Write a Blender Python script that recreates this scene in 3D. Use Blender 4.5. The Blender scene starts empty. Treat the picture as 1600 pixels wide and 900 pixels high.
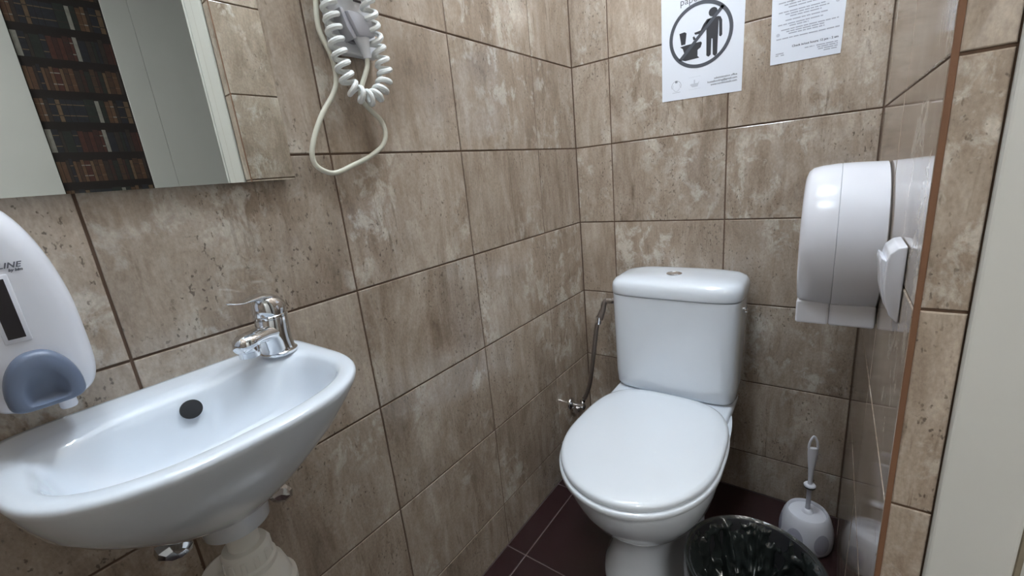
import bpy, bmesh, math, random
from mathutils import Vector, Matrix, noise as mnoise
random.seed(7)
S = bpy.context.scene
C = S.collection
PI = math.pi

# ------------------------------------------------------------------ camera
cam_d = bpy.data.cameras.new('camera')
cam_d.sensor_width = 36.0
cam_d.lens = 665.28 / 1600 * 36.0
cam_d.clip_start = 0.01
cam = bpy.data.objects.new('camera', cam_d)
C.objects.link(cam)
Rv = Vector((0.80373484, 0.58690433, -0.0977426))
Uv = Vector((-0.07352786, 0.26099266, 0.96253649))
Fv = Vector((-0.59042693, 0.76643731, -0.25292271))
M = Matrix(((Rv.x, Uv.x, -Fv.x, 0.7139), (Rv.y, Uv.y, -Fv.y, -1.3593), (Rv.z, Uv.z, -Fv.z, 1.0730), (0, 0, 0, 1)))
cam.matrix_world = M
S.camera = cam
# ------------------------------------------------------------------ world and exposure
W = bpy.data.worlds.new('world')
S.world = W
W.use_nodes = True
W.node_tree.nodes['Background'].inputs[0].default_value = (0.6, 0.65, 0.7, 1)
W.node_tree.nodes['Background'].inputs[1].default_value = 0.02
S.view_settings.view_transform = 'Standard'
S.view_settings.look = 'None'
S.view_settings.exposure = 0.68
S.view_settings.gamma = 1.0
S.view_settings.use_curve_mapping = False
BULB = (250.0, 145.0)          # strength of each little bulb of the two ceiling lamps
LAMPS = ((0.42, -0.50, 'white round ceiling lamp with lit bulbs above the toilet'), (0.36, -1.22, 'white round ceiling lamp with lit bulbs above the basin'))
CORR = 26.0          # corridor ceiling panel

# ------------------------------------------------------------------ materials
def nmat(name):
    m = bpy.data.materials.new(name)
    m.use_nodes = True
    return m, m.node_tree, m.node_tree.nodes['Principled BSDF']
def mat(name, col, rough=0.5, metal=0.0, spec=0.5, coat=0.0, bump=0.0, bscale=200.0, var=0.0, vscale=8.0, trans=0.0):
    m, t, b = nmat(name)
    b.inputs['Base Color'].default_value = (*col, 1)
    b.inputs['Roughness'].default_value = rough
    b.inputs['Metallic'].default_value = metal
    b.inputs['Specular IOR Level'].default_value = spec
    b.inputs['Coat Weight'].default_value = coat
    b.inputs['Coat Roughness'].default_value = 0.05
    tc = t.nodes.new('ShaderNodeTexCoord')
    if var > 0 or True:
        n = t.nodes.new('ShaderNodeTexNoise')
        n.inputs['Scale'].default_value = vscale
        n.inputs['Detail'].default_value = 4
        t.links.new(tc.outputs['Object'], n.inputs['Vector'])
        mx = t.nodes.new('ShaderNodeMix'); mx.data_type = 'RGBA'
        v = max(var, 0.015)
        mx.inputs['A'].default_value = (*[c * (1 - v) for c in col], 1)
        mx.inputs['B'].default_value = (*[min(1, c * (1 + v)) for c in col], 1)
        t.links.new(n.outputs['Fac'], mx.inputs['Factor'])
        t.links.new(mx.outputs['Result'], b.inputs['Base Color'])
    if bump > 0:
        n2 = t.nodes.new('ShaderNodeTexNoise')
        n2.inputs['Scale'].default_value = bscale
        n2.inputs['Detail'].default_value = 3
        t.links.new(tc.outputs['Object'], n2.inputs['Vector'])
        bp = t.nodes.new('ShaderNodeBump')
        bp.inputs['Strength'].default_value = bump
        bp.inputs['Distance'].default_value = 0.002
        t.links.new(n2.outputs['Fac'], bp.inputs['Height'])
        t.links.new(bp.outputs['Normal'], b.inputs['Normal'])
    return m
def emat(name, col, strength):
    m, t, b = nmat(name)
    b.inputs['Base Color'].default_value = (*col, 1)
    b.inputs['Emission Color'].default_value = (*col, 1)
    b.inputs['Emission Strength'].default_value = strength
    return m

def stone_tile():
    m, t, b = nmat('stone_tile')
    L = t.links.new
    tc = t.nodes.new('ShaderNodeTexCoord')
    oi = t.nodes.new('ShaderNodeObjectInfo')
    vm = t.nodes.new('ShaderNodeVectorMath'); vm.operation = 'SCALE'
    vm.inputs[0].default_value = (37.0, 11.0, 53.0)
    L(oi.outputs['Random'], vm.inputs['Scale'])
    ad = t.nodes.new('ShaderNodeVectorMath'); ad.operation = 'ADD'
    L(tc.outputs['Object'], ad.inputs[0]); L(vm.outputs['Vector'], ad.inputs[1])
    def noise(scale, mp, detail=5, rough=0.6, dist=0.0):
        mpn = t.nodes.new('ShaderNodeMapping'); mpn.inputs['Scale'].default_value = mp
        mpn.inputs['Rotation'].default_value = (0, 0.12, 0)
        L(ad.outputs['Vector'], mpn.inputs['Vector'])
        n = t.nodes.new('ShaderNodeTexNoise')
        n.inputs['Scale'].default_value = scale; n.inputs['Detail'].default_value = detail
        n.inputs['Roughness'].default_value = rough; n.inputs['Distortion'].default_value = dist
        L(mpn.outputs['Vector'], n.inputs['Vector'])
        return n.outputs['Fac']
    def ramp(fac, stops):
        r = t.nodes.new('ShaderNodeValToRGB')
        e = r.color_ramp.elements
        while len(e) < len(stops): e.new(0.5)
        for k, (p, c) in enumerate(stops):
            e[k].position = p; e[k].color = (*c, 1) if len(c) == 3 else c
        L(fac, r.inputs['Fac'])
        return r.outputs['Color']
    def mix(fac, a, bb, mode='MIX'):
        x = t.nodes.new('ShaderNodeMix'); x.data_type = 'RGBA'; x.blend_type = mode
        for inp, v in (('Factor', fac), ('A', a), ('B', bb)):
            if isinstance(v, (int, float)): x.inputs[inp].default_value = v
            elif isinstance(v, tuple): x.inputs[inp].default_value = (*v, 1)
            else: L(v, x.inputs[inp])
        return x.outputs['Result']
    big = noise(8.0, (1.0, 1.0, 0.5), 7, 0.68, 0.9)
    streak = noise(30.0, (1.0, 1.0, 0.20), 6, 0.7, 0.6)
    cloud = noise(22.0, (1, 1, 0.7), 6, 0.7, 0.4)
    base = ramp(big, [(0.30, (0.185, 0.135, 0.096)), (0.45, (0.315, 0.245, 0.186)), (0.57, (0.42, 0.345, 0.277)), (0.70, (0.53, 0.46, 0.39))])
    st = ramp(streak, [(0.33, (0.19, 0.135, 0.095)), (0.50, (0.36, 0.287, 0.222)), (0.66, (0.52, 0.445, 0.37))])
    col = mix(0.40, base, st)
    # pale worn patches
    pm = ramp(cloud, [(0.50, (0, 0, 0)), (0.60, (1, 1, 1))])
    pm2 = mix(1.0, pm, ramp(noise(5.0, (1, 1, 0.6), 2), [(0.46, (0, 0, 0)), (0.6, (1, 1, 1))]), 'MULTIPLY')
    col = mix(pm2, col, mix(0.75, col, (0.58, 0.53, 0.46)))
    fiss = ramp(noise(75.0, (1, 1, 0.13), 4, 0.6, 0.5), [(0.60, (0, 0, 0)), (0.70, (1, 1, 1))])
    fm = mix(1.0, fiss, ramp(noise(6.0, (1, 1, 0.7), 2), [(0.42, (0, 0, 0)), (0.60, (1, 1, 1))]), 'MULTIPLY')
    col = mix(fm, col, mix(0.55, col, (0.13, 0.092, 0.062)))
    # brown pits, clustered
    pits = ramp(noise(190.0, (1, 1, 0.6), 2, 0.5), [(0.62, (0, 0, 0)), (0.70, (1, 1, 1))])
    clus = ramp(noise(9.0, (1, 1, 0.6), 3), [(0.46, (0, 0, 0)), (0.58, (1, 1, 1))])
    pmask = mix(1.0, pits, clus, 'MULTIPLY')
    col = mix(pmask, col, mix(0.72, col, (0.07, 0.052, 0.038)))
    mark = ramp(noise(130.0, (1, 1, 0.30), 3, 0.6), [(0.68, (0, 0, 0)), (0.74, (1, 1, 1))])
    col = mix(mark, col, mix(0.5, col, (0.10, 0.07, 0.05)))
    grain = ramp(noise(260.0, (1, 1, 0.6), 3, 0.6), [(0.3, (0.80, 0.80, 0.80)), (0.7, (1.12, 1.12, 1.12))])
    col = mix(0.8, col, grain, 'MULTIPLY')
    # each tile a touch lighter or darker
    mr = t.nodes.new('ShaderNodeMapRange')
    mr.inputs['To Min'].default_value = 0.93; mr.inputs['To Max'].default_value = 1.06
    L(oi.outputs['Random'], mr.inputs['Value'])
    hs = t.nodes.new('ShaderNodeHueSaturation')
    hs.inputs['Saturation'].default_value = 0.96
    L(mr.outputs['Result'], hs.inputs['Value']); L(col, hs.inputs['Color'])
    L(hs.outputs['Color'], b.inputs['Base Color'])
    rr = t.nodes.new('ShaderNodeMapRange')
    rr.inputs['To Min'].default_value = 0.05; rr.inputs['To Max'].default_value = 0.14
    L(cloud, rr.inputs['Value']); L(rr.outputs['Result'], b.inputs['Roughness'])
    h = mix(0.5, streak, pmask)
    bp = t.nodes.new('ShaderNodeBump'); bp.inputs['Strength'].default_value = 0.018; bp.inputs['Distance'].default_value = 0.0015
    bp.invert = True
    L(h, bp.inputs['Height']); L(bp.outputs['Normal'], b.inputs['Normal'])
    b.inputs['Specular IOR Level'].default_value = 0.5
    return m

m_tile = stone_tile()
m_grout = mat('brown_grout', (0.105, 0.063, 0.040), 0.9, bump=0.3, bscale=400)
m_trim = mat('brown_edge_filler', (0.165, 0.078, 0.040), 0.75, bump=0.25, bscale=150, var=0.15, vscale=30)
m_floor = mat('dark_floor_tile', (0.024, 0.0105, 0.011), 0.25, bump=0.05, bscale=60, var=0.25, vscale=12)
m_fgrout = mat('floor_grout', (0.11, 0.085, 0.08), 0.9)
m_white = mat('white_paint', (0.62, 0.62, 0.60), 0.6, bump=0.05, bscale=300)
m_ceil = mat('ceiling_paint', (0.80, 0.80, 0.79), 0.9)
m_frame = mat('door_frame_paint', (0.56, 0.56, 0.53), 0.5, bump=0.06, bscale=120, var=0.03)
m_gasket = mat('beige_gasket', (0.20, 0.17, 0.12), 0.7)
m_corr = mat('corridor_panel', (0.66, 0.68, 0.68), 0.6, var=0.03)
m_ceramic = mat('white_ceramic', (0.70, 0.755, 0.825), 0.07, coat=0.6)
m_lidplastic = mat('white_seat_plastic', (0.70, 0.75, 0.81), 0.08, coat=0.3)
m_plastic = mat('white_plastic', (0.71, 0.72, 0.775), 0.22)
m_plastic2 = mat('white_dryer_plastic', (0.74, 0.76, 0.80), 0.3)
m_lilac = mat('lilac_grey_plastic', (0.46, 0.465, 0.51), 0.35)
m_dgrey = mat('dark_grey_plastic', (0.06, 0.055, 0.065), 0.4)
m_cable = mat('cream_cable', (0.66, 0.65, 0.55), 0.4)
m_coil = mat('white_coil', (0.82, 0.84, 0.83), 0.35)
m_chrome = mat('chrome', (0.72, 0.73, 0.75), 0.07, metal=1.0)
m_steel = mat('braided_steel', (0.30, 0.26, 0.24), 0.38, metal=1.0, bump=0.6, bscale=900)
m_mirror = mat('mirror_glass', (0.83, 0.87, 0.86), 0.0, metal=1.0)
m_edge = mat('mirror_edge', (0.45, 0.47, 0.45), 0.3)
m_blue = mat('slate_blue_plastic', (0.125, 0.155, 0.225), 0.35, bump=0.04, bscale=500)
m_window = mat('smoked_window', (0.014, 0.010, 0.012), 0.25)
m_pvc = mat('white_pvc', (0.72, 0.71, 0.67), 0.3)
m_black = mat('hole_shade', (0.010, 0.010, 0.012), 0.7)
m_bag = mat('black_bag', (0.017, 0.021, 0.020), 0.20, bump=0.3, bscale=120, spec=1.0)
m_bin = mat('black_bin', (0.02, 0.02, 0.022), 0.45)
m_paper = mat('paper', (0.72, 0.755, 0.83), 0.7)
m_ink = mat('black_ink', (0.018, 0.018, 0.024), 0.55)
m_ink2 = mat('grey_ink', (0.11, 0.115, 0.14), 0.6)
m_ink3 = mat('pale_ink', (0.36, 0.38, 0.44), 0.6)
m_ink4 = mat('faint_ink', (0.52, 0.55, 0.62), 0.6)
m_brush = mat('brush_white', (0.74, 0.745, 0.80), 0.3)
m_oval = mat('grey_inset', (0.42, 0.42, 0.50), 0.4)
m_rod = mat('clear_grey_rod', (0.50, 0.50, 0.56), 0.3)
m_rubber = mat('dark_rubber', (0.03, 0.03, 0.03), 0.6)

# ------------------------------------------------------------------ mesh helpers
def finish(name, me, m, parent, smooth=True, ang=40):
    if m is not None: me.materials.append(m)
    if smooth:
        for p in me.polygons: p.use_smooth = True
        me.set_sharp_from_angle(angle=math.radians(ang))
    o = bpy.data.objects.new(name, me)
    C.objects.link(o)
    if parent is not None: o.parent = parent
    return o
def from_bm(name, bm, m, parent=None, smooth=True, ang=40):
    bmesh.ops.recalc_face_normals(bm, faces=bm.faces)
    me = bpy.data.meshes.new(name); bm.to_mesh(me); bm.free()
    return finish(name, me, m, parent, smooth, ang)
def box_bm(lo, hi, r=0.0, seg=2, bm=None):
    b2 = bmesh.new()
    bmesh.ops.create_cube(b2, size=1)
    for v in b2.verts:
        v.co = Vector([lo[i] + (v.co[i] + 0.5) * (hi[i] - lo[i]) for i in range(3)])
    if r > 0:
        bmesh.ops.bevel(b2, geom=list(b2.edges), offset=r, segments=seg, profile=0.5, affect='EDGES')
    return b2
def box(name, lo, hi, m, parent=None, r=0.0, seg=2):
    return from_bm(name, box_bm(lo, hi, r, seg), m, parent, True, 12)
def ring_loft(name, rings, m, parent=None, cap0=True, cap1=True, ang=40, closed=True):
    n = len(rings[0]); vs = []; fs = []
    for r in rings: vs += [tuple(p) for p in r]
    for k in range(len(rings) - 1):
        for i in range(n if closed else n - 1):
            j = (i + 1) % n
            fs.append((k * n + i, k * n + j, (k + 1) * n + j, (k + 1) * n + i))
    if cap0: fs.append(tuple(range(n))[::-1])
    if cap1: fs.append(tuple((len(rings) - 1) * n + i for i in range(n)))
    bm = bmesh.new()
    bv = [bm.verts.new(v) for v in vs]
    for f in fs:
        try: bm.faces.new([bv[i] for i in f])
        except ValueError: pass
    return from_bm(name, bm, m, parent, True, ang)
def frame_of(ax):
    ax = Vector(ax).normalized()
    u = ax.orthogonal().normalized(); v = ax.cross(u)
    return ax, u, v
def lathe(name, prof, c, m, parent=None, axis=(0, 0, 1), n=40, cap0=True, cap1=True, ang=40, sx=1.0):
    ax, u, v = frame_of(axis); c = Vector(c)
    rings = [[c + ax * z + (u * math.cos(2 * PI * i / n) * sx + v * math.sin(2 * PI * i / n)) * r for i in range(n)] for r, z in prof]
    return ring_loft(name, rings, m, parent, cap0, cap1, ang)
def catmull(pts, k=8):
    P = [Vector(p) for p in pts]
    P = [P[0] * 2 - P[1]] + P + [P[-1] * 2 - P[-2]]
    out = []
    for i in range(1, len(P) - 2):
        for j in range(k):
            s = j / k
            a, b, c, d = P[i - 1], P[i], P[i + 1], P[i + 2]
            out.append(0.5 * ((2 * b) + (c - a) * s + (2 * a - 5 * b + 4 * c - d) * s * s + (3 * b - a - 3 * c + d) * s ** 3))
    out.append(P[-2])
    return out
def tube(name, pts, r, m, parent=None, n=10, k=8, smooth=True, rad=None):
    P = catmull(pts, k) if smooth else [Vector(p) for p in pts]
    rings = []
    T = (P[1] - P[0]).normalized(); u = T.orthogonal().normalized()
    for i, p in enumerate(P):
        T = (P[min(i + 1, len(P) - 1)] - P[max(i - 1, 0)]).normalized()
        u = (u - T * u.dot(T)).normalized(); v = T.cross(u)
        rr = r if rad is None else rad(i / (len(P) - 1))
        rings.append([p + (u * math.cos(2 * PI * q / n) + v * math.sin(2 * PI * q / n)) * rr for q in range(n)])
    return ring_loft(name, rings, m, parent)
def thing(name, label, cat, loc, group=None):
    o = bpy.data.objects.new(name, None); C.objects.link(o)
    o.location = loc; o.empty_display_size = 0.05
    o['label'] = label; o['category'] = cat
    if group: o['group'] = group
    return o
def adopt(root):
    """parts are modelled in room coordinates; make them children that keep their place"""
    inv = Matrix.Translation(root.location).inverted()
    for ch in [o for o in C.objects if o.parent is root]:
        ch.matrix_parent_inverse = inv
def tag(o, label, cat, group=None):
    o['label'] = label; o['category'] = cat
    if group: o['group'] = group
    return o
def struct(o, label=None):
    o['kind'] = 'structure'
    if label: o['label'] = label
    return o
def flat(name, polys, y, m, parent, th=0.0003):
    """flat print on the back wall: polygons in (x,z), standing a hair proud of the sheet"""
    bm = bmesh.new()
    for pg in polys:
        vs = [bm.verts.new((x, y, z)) for x, z in pg]
        try: bm.faces.new(vs)
        except ValueError: pass
    me = bpy.data.meshes.new(name); bm.to_mesh(me); bm.free()
    return finish(name, me, m, parent, False)
def text(name, s, size, origin, xdir, ydir, m, parent, align='LEFT', shear=0.0, bold=0.0, spacing=1.0):
    cu = bpy.data.curves.new(name, 'FONT'); cu.body = s; cu.size = size; cu.align_x = align
    cu.shear = shear; cu.offset = bold; cu.space_character = spacing; cu.resolution_u = 2
    ob = bpy.data.objects.new('tmp_text', cu); C.objects.link(ob)
    dg = bpy.context.evaluated_depsgraph_get(); dg.update()
    me = bpy.data.meshes.new_from_object(ob.evaluated_get(dg))
    bpy.data.objects.remove(ob); bpy.data.curves.remove(cu)
    X = Vector(xdir).normalized(); Y = Vector(ydir).normalized(); O = Vector(origin)
    for v in me.vertices: v.co = O + X * v.co.x + Y * v.co.y
    me.materials.clear()
    return finish(name, me, m, parent, False)

# ------------------------------------------------------------------ room shell
WX = 0.7925      # right wall
YE = -0.755      # end of right wall
XO = 0.8353      # end of the tiled return
YF = -1.75       # wall behind the camera
H = 2.5
TH = 0.0065; GAP = 0.0032
tile_cache = {}
def tile_mesh(w, h, m, th=TH, name='tile'):
    key = (round(w, 4), round(h, 4), m.name)
    if key not in tile_cache:
        bm = box_bm((-w / 2, 0, -h / 2), (w / 2, th, h / 2))
        fe = [e for e in bm.edges if all(abs(v.co.y) < 1e-6 for v in e.verts)]
        bmesh.ops.bevel(bm, geom=fe, offset=0.0016, segments=2, profile=0.5, affect='EDGES')
        bmesh.ops.recalc_face_normals(bm, faces=bm.faces)
        me = bpy.data.meshes.new(name); bm.to_mesh(me); bm.free()
        me.materials.append(m)
        for p in me.polygons: p.use_smooth = False
        tile_cache[key] = me
    return tile_cache[key]
rows = [0.0] + [0.1415 + 0.25 * k for k in range(10)] + [H]
rows[-2:] = [2.3915, H]
def lay(parent, cols, rws, place, rz, skip=None):
    """place(u,z) -> world centre of the tile front"""
    for a, b in zip(cols[:-1], cols[1:]):
        for c, d in zip(rws[:-1], rws[1:]):
            if skip and skip(a, b, c, d): continue
            w, h = abs(b - a) - GAP, d - c - GAP
            o = bpy.data.objects.new('tile', tile_mesh(w, h, m_tile))
            C.objects.link(o); o.parent = parent
            jit = random.uniform(-0.0003, 0.0003)
            p = Vector(place((a + b) / 2, (c + d) / 2))
            nrm = Vector((math.sin(rz), -math.cos(rz), 0))
            o.location = p + nrm * jit
            o.rotation_euler = (random.uniform(-.0012, .0012), 0, rz + random.uniform(-.0012, .0012))
GR = 0.0018
# left wall (x = 0)
wl = struct(box('wall_left', (-0.12, YF - 0.12, 0), (-GR, 0.12, H), m_grout), 'brown stone-look tiled wall behind the basin')
lay(wl, [0, -0.2369, -0.5747, -0.9125, -1.2503, -1.5881, YF], rows, lambda u, z: (0, u, z), PI / 2)
# back wall (y = 0)
wb = struct(box('wall_back', (-GR, GR, 0), (1.0, 0.12, H), m_grout), 'brown stone-look tiled wall behind the toilet')
lay(wb, [0, 0.1277, 0.4655, WX], rows, lambda u, z: (u, 0, z), 0)
# right wall (x = WX), a short tiled pier that ends at the doorway
wr = struct(box('wall_right', (WX + GR, YE + GR, 0), (0.96, GR, H), m_grout), 'glossy tiled side wall beside the door frame')
lay(wr, [YE, -0.417, -0.079, 0], rows, lambda u, z: (WX, u, z), -PI / 2)
lay(wr, [0.7985 - GAP / 2, XO + GAP / 2 - 0.0008], rows, lambda u, z: (u, YE, z), 0)
tr = struct(box('trim_1', (WX + 0.0006, YE + 0.0006, 0), (0.7988, YE + 0.004, H), m_trim, None, 0.0006, 1), 'brown filler strip on the tiled corner')
# wall behind the camera, and the pier on the other side of the doorway
YD = -1.56
wf = struct(box('wall_front', (-GR, YF - 0.12, 0), (0.96, YF - GR, H), m_grout), 'tiled wall behind the viewer')
lay(wf, [0, 0.3378, 0.6756, WX], rows, lambda u, z: (u, YF, z), PI)
wr2 = struct(box('wall_right_pier', (WX + GR, YF - GR, 0), (0.96, YD - GR, H), m_grout), 'short tiled wall past the doorway')
lay(wr2, [YF, YD], rows, lambda u, z: (WX, u, z), -PI / 2)
lay(wr2, [XO - GAP / 2, 0.7985 - GAP / 2], rows, lambda u, z: (u, YD, z), PI)
wlin = struct(box('wall_lintel', (WX, YD, 2.09), (0.96, YE, H), m_white), 'white wall over the doorway')
# floor
fl = struct(box('floor', (-0.1, YF - 0.12, -0.06), (0.97, 0.1, -0.0014), m_fgrout), 'dark brown tiled floor')
fx = [0.0, 0.067, 0.367, 0.667, 0.96]; fy = [0, -0.28, -0.583, -0.886, -1.189, -1.492, YF]
for a, b in zip(fx[:-1], fx[1:]):
    for c, d in zip(fy[:-1], fy[1:]):
        w, h = b - a - 0.003, c - d - 0.003
        o = bpy.data.objects.new('floor_tile', tile_mesh(w, h, m_floor, 0.006, 'floor_tile'))
        C.objects.link(o); o.parent = fl
        o.location = ((a + b) / 2, (c + d) / 2, 0); o.rotation_euler = (-PI / 2, 0, 0)
ce = struct(box('ceiling', (-0.12, -3.1, H), (2.4, 1.1, H + 0.1), m_ceil), 'white ceiling')

# door frame in the doorway of the right wall
df = struct(box('door_1', (XO, YE - 0.006, 0), (0.9035, YE + 0.0016, 2.09), m_frame, None, 0.004, 3), 'off-white wooden door frame beside the tiled corner')
box('frame_rebate', (0.9045, YE + 0.0, 0), (0.962, YE + 0.0016, 2.09), m_frame, df, 0.0005, 1)
box('door_seal', (0.9035, YE - 0.0035, 0), (0.909, YE + 0.001, 2.09), m_gasket, df, 0.001, 1)
box('architrave', (0.962, YE - 0.004, 0), (0.974, YE + 0.07, 2.15), m_frame, df, 0.003, 2)
box('architrave', (0.962, YD - 0.07, 0), (0.974, YD + 0.004, 2.15), m_frame, df, 0.003, 2)
box('frame_post', (XO, YD - 0.0016, 0), (0.962, YD + 0.006, 2.09), m_frame, df, 0.003, 2)
box('frame_head', (XO, YD, 2.075), (0.962, YE, 2.0899), m_frame, df, 0.003, 2)

# corridor outside the doorway (seen in the mirror)
XC = 2.2
wc = struct(box('wall_corridor', (XC + 0.004, -3.1, 0), (XC + 0.15, 1.1, H), m_dgrey), 'corridor wall with white panels and a book wallpaper strip')
BY0, BY1 = -1.019, -0.682
for a, b in ((-3.1, -1.93), (-1.93, BY0), (BY1, -0.5765), (-0.575, 1.1)):
    box('panel', (XC - 0.004, a, 0), (XC + 0.004, b, H), m_corr, wc, 0.0006, 1)
# wallpaper printed with rows of old books, in a pattern that repeats every three shelves
cols = [(0.042, 0.022, 0.016), (0.060, 0.030, 0.019), (0.075, 0.042, 0.026), (0.030, 0.013, 0.012), (0.012, 0.013, 0.019), (0.045, 0.016, 0.013),
        (0.013, 0.016, 0.015), (0.085, 0.055, 0.034), (0.15, 0.145, 0.135), (0.022, 0.016, 0.015), (0.010, 0.009, 0.010)]
bmats = [mat('book_print', tuple(1.7 * q for q in c), 0.6, var=0.35, vscale=60) for c in cols]
m_shelf = mat('shelf_print', (0.014, 0.010, 0.010), 0.6)
vs, fs, mi = [], [], []
def quad(y0, y1, z0, z1, k, x=XC + 0.0025):
    n = len(vs); vs.extend([(x, y0, z0), (x, y1, z0), (x, y1, z1), (x, y0, z1)]); fs.append((n, n + 1, n + 2, n + 3)); mi.append(k)
SH = 0.135
pat = []
for r in range(3):
    y = BY0 + 0.004; row = []
    pal = [[0, 1, 9, 1, 2, 0, 2, 7, 7], [8, 4, 9, 6, 4, 9, 3, 5, 3, 5], [1, 2, 9, 4, 7, 4, 4, 3, 5, 8, 6]][r]
    i = 0
    while y < BY1 - 0.012:
        k = pal[i % len(pal)] if random.random() < 0.8 else random.randrange(7)
        w = random.uniform(0.010, 0.022) * (1.9 if k in (4, 6) and random.random() < .4 else 1)
        w = min(w, BY1 - 0.003 - y)
        row.append((y, y + w - 0.0018, random.uniform(0.76, 0.9), k)); y += w; i += 1
    pat.append(row)
quad(BY0, BY1, 0, H, len(cols), XC + 0.003)
r = 0; z = 0.02
while z < H - SH:
    for y0, y1, hh, k in pat[r % 3]:
        quad(y0, y1, z + 0.012, z + 0.012 + (SH - 0.016) * hh, k)
        if hh > 0.80 and k not in (8,):
            for q in (0.25, 0.72): quad(y0, y1, z + .012 + SH * .75 * q, z + .012 + SH * .75 * q + 0.004, (k + 2) % 3 + 7 if k < 7 else 9, XC + 0.002)
    z += SH; r += 1
me = bpy.data.meshes.new('book_wallpaper'); me.from_pydata(vs, [], fs)
for mm in bmats + [m_shelf]: me.materials.append(mm)
for p, k in zip(me.polygons, mi): p.material_index = min(k, len(cols))
bw = bpy.data.objects.new('book_wallpaper', me); C.objects.link(bw); bw.parent = wc
struct(box('wall_corridor_end', (0.96, 1.0, 0), (XC + 0.1, 1.1, H), m_white), 'white end wall of the corridor')
struct(box('wall_corridor_near', (0.96, -3.1, 0), (XC + 0.1, -3.0, H), m_white), 'white near end wall of the corridor')
struct(box('wall_corridor_side', (0.945, YE + 0.002, 0), (0.9615, 1.0, H), m_white), 'white corridor face of the pier')
struct(box('wall_corridor_inner', (0.945, -3.0, 0), (0.9615, YD - 0.002, H), m_white), 'white corridor face past the doorway')
struct(box('floor_corridor', (0.97, -3.1, -0.06), (XC + 0.1, 1.1, 0), mat('corridor_floor', (0.16, 0.13, 0.11), 0.5)), 'plain corridor floor')

# ------------------------------------------------------------------ lamps
for (lx, ly, lab), bst in zip(LAMPS, BULB):
    m_bulb = emat('lit_bulb', (0.80, 0.905, 1.0), bst)
    lamp = thing('ceiling_lamp', lab, 'lamp', (lx, ly, H), 'ceiling lamps')
    lathe('base_plate', [(0.13, -0.0), (0.13, -0.016), (0.122, -0.022), (0.0005, -0.024)], (lx, ly, H), m_plastic, lamp, cap1=False)
    for k in range(5):
        a = k * 2 * PI / 5 + 0.3
        bx_, by_ = lx + 0.09 * math.cos(a), ly + 0.09 * math.sin(a)
        lathe('bulb_holder', [(0.016, 0), (0.016, -0.018), (0.013, -0.03)], (bx_, by_, H - 0.02), m_chrome, lamp, n=20)
        lathe('bulb', [(0.001, 0.0), (0.013, -0.002), (0.020, -0.014), (0.022, -0.026), (0.019, -0.040), (0.010, -0.047), (0.0005, -0.049)], (bx_, by_, H - 0.048), m_bulb, lamp, n=20)
    adopt(lamp)
cl = thing('corridor_lamp', 'square flush panel lamp on the corridor ceiling', 'lamp', (1.6, -2.3, H))
box('lamp_frame', (1.35, -2.55, H - 0.03), (1.85, -2.05, H - 0.0005), m_plastic, cl, 0.004)
box('diffuser', (1.37, -2.53, H - 0.033), (1.83, -2.07, H - 0.029), emat('lit_panel', (1.0, 0.98, 0.94), CORR), cl, 0.001, 1)
adopt(cl)

# ------------------------------------------------------------------ wall mirror
my0, my1, mz0, mz1 = -1.47, -0.992, 1.103, 1.72
mr_ = thing('wall_mirror', 'frameless rectangular wall mirror above the soap dispenser', 'mirror', (0.0, (my0 + my1) / 2, mz0))
mb = box('backing', (-0.0030, .0004, mz0 + .0004), (-0.0005, my1 - my0 - .0004, mz1), m_edge)
mg = box('glass', (-0.0005, 0, mz0), (0.003, my1 - my0, mz1), m_mirror)
for o in (mb, mg):      # the glass stands a few millimetres off the wall at its right edge
    o.data.transform(Matrix.Translation((0.0035, my0, 0)) @ Matrix.Rotation(math.radians(-1.0), 4, 'Z'))
    o.parent = mr_
adopt(mr_)

# ------------------------------------------------------------------ wash basin
def sring(xb, xf, ay, z, nf=2.5, nb=8.0, cyy=-1.222, n=96, zt=None, frac=0.46):
    cx = xb + (xf - xb) * frac; out = []
    for i in range(n):
        t = 2 * PI * i / n
        c, s = math.cos(t), math.sin(t)
        e = nf if c >= 0 else nb
        a = (xf - cx) if c >= 0 else (cx - xb)
        x = cx + a * math.copysign(abs(c) ** (2 / e), c)
        y = cyy + ay * math.copysign(abs(s) ** (2 / e), s)
        out.append((x, y, z))
    return out
bs = thing('wash_basin', 'small white ceramic wall-hung wash basin with rounded front', 'sink', (0.0, -1.222, 0.84))
rings = [sring(.118, .182, .032, .692, 2, 2, -1.230, frac=.5), sring(.114, .186, .036, .695, 2, 2, -1.230, frac=.5), sring(.112, .188, .038, .716, 2, 2, -1.230, frac=.5),
         sring(.095, .196, .053, .724, 2.1, 2.2, -1.232, frac=.5), sring(.055, .212, .080, .737, 2.2, 3.0, -1.233, frac=.5), sring(.02, .229, .106, .755, 2.3, 4.5, -1.233), sring(.004, .245, .130, .777, 2.4, 6, -1.232), sring(.001, .261, .149, .802, 2.5, 8, -1.229),
         sring(.001, .2725, .161, .826, 2.5, 9, -1.225), sring(.001, .2785, .1675, .841, 2.5, 9), sring(.001, .2795, .1685, .846, 2.5, 9), sring(.001, .2785, .1678, .8495, 2.5, 9),
         sring(.003, .2755, .1652, .8515, 2.5, 9), sring(.010, .270, .160, .852, 2.5, 8), sring(.050, .259, .149, .852, 2.5, 5.5), sring(.062, .254, .1445, .8500, 2.5, 4.5),
         sring(.070, .2495, .1405, .845, 2.5, 4.2), sring(.076, .245, .136, .832, 2.5, 4), sring(.083, .239, .130, .81, 2.5, 3.6), sring(.092, .226, .118, .788, 2.4, 3.2),
         sring(.106, .207, .094, .771, 2.3, 2.6), sring(.125, .185, .055, .763, 2.1, 2.2), sring(.147, .163, .012, .7615, 2, 2)]
ring_loft('basin', rings, m_ceramic, bs, ang=70)
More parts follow.
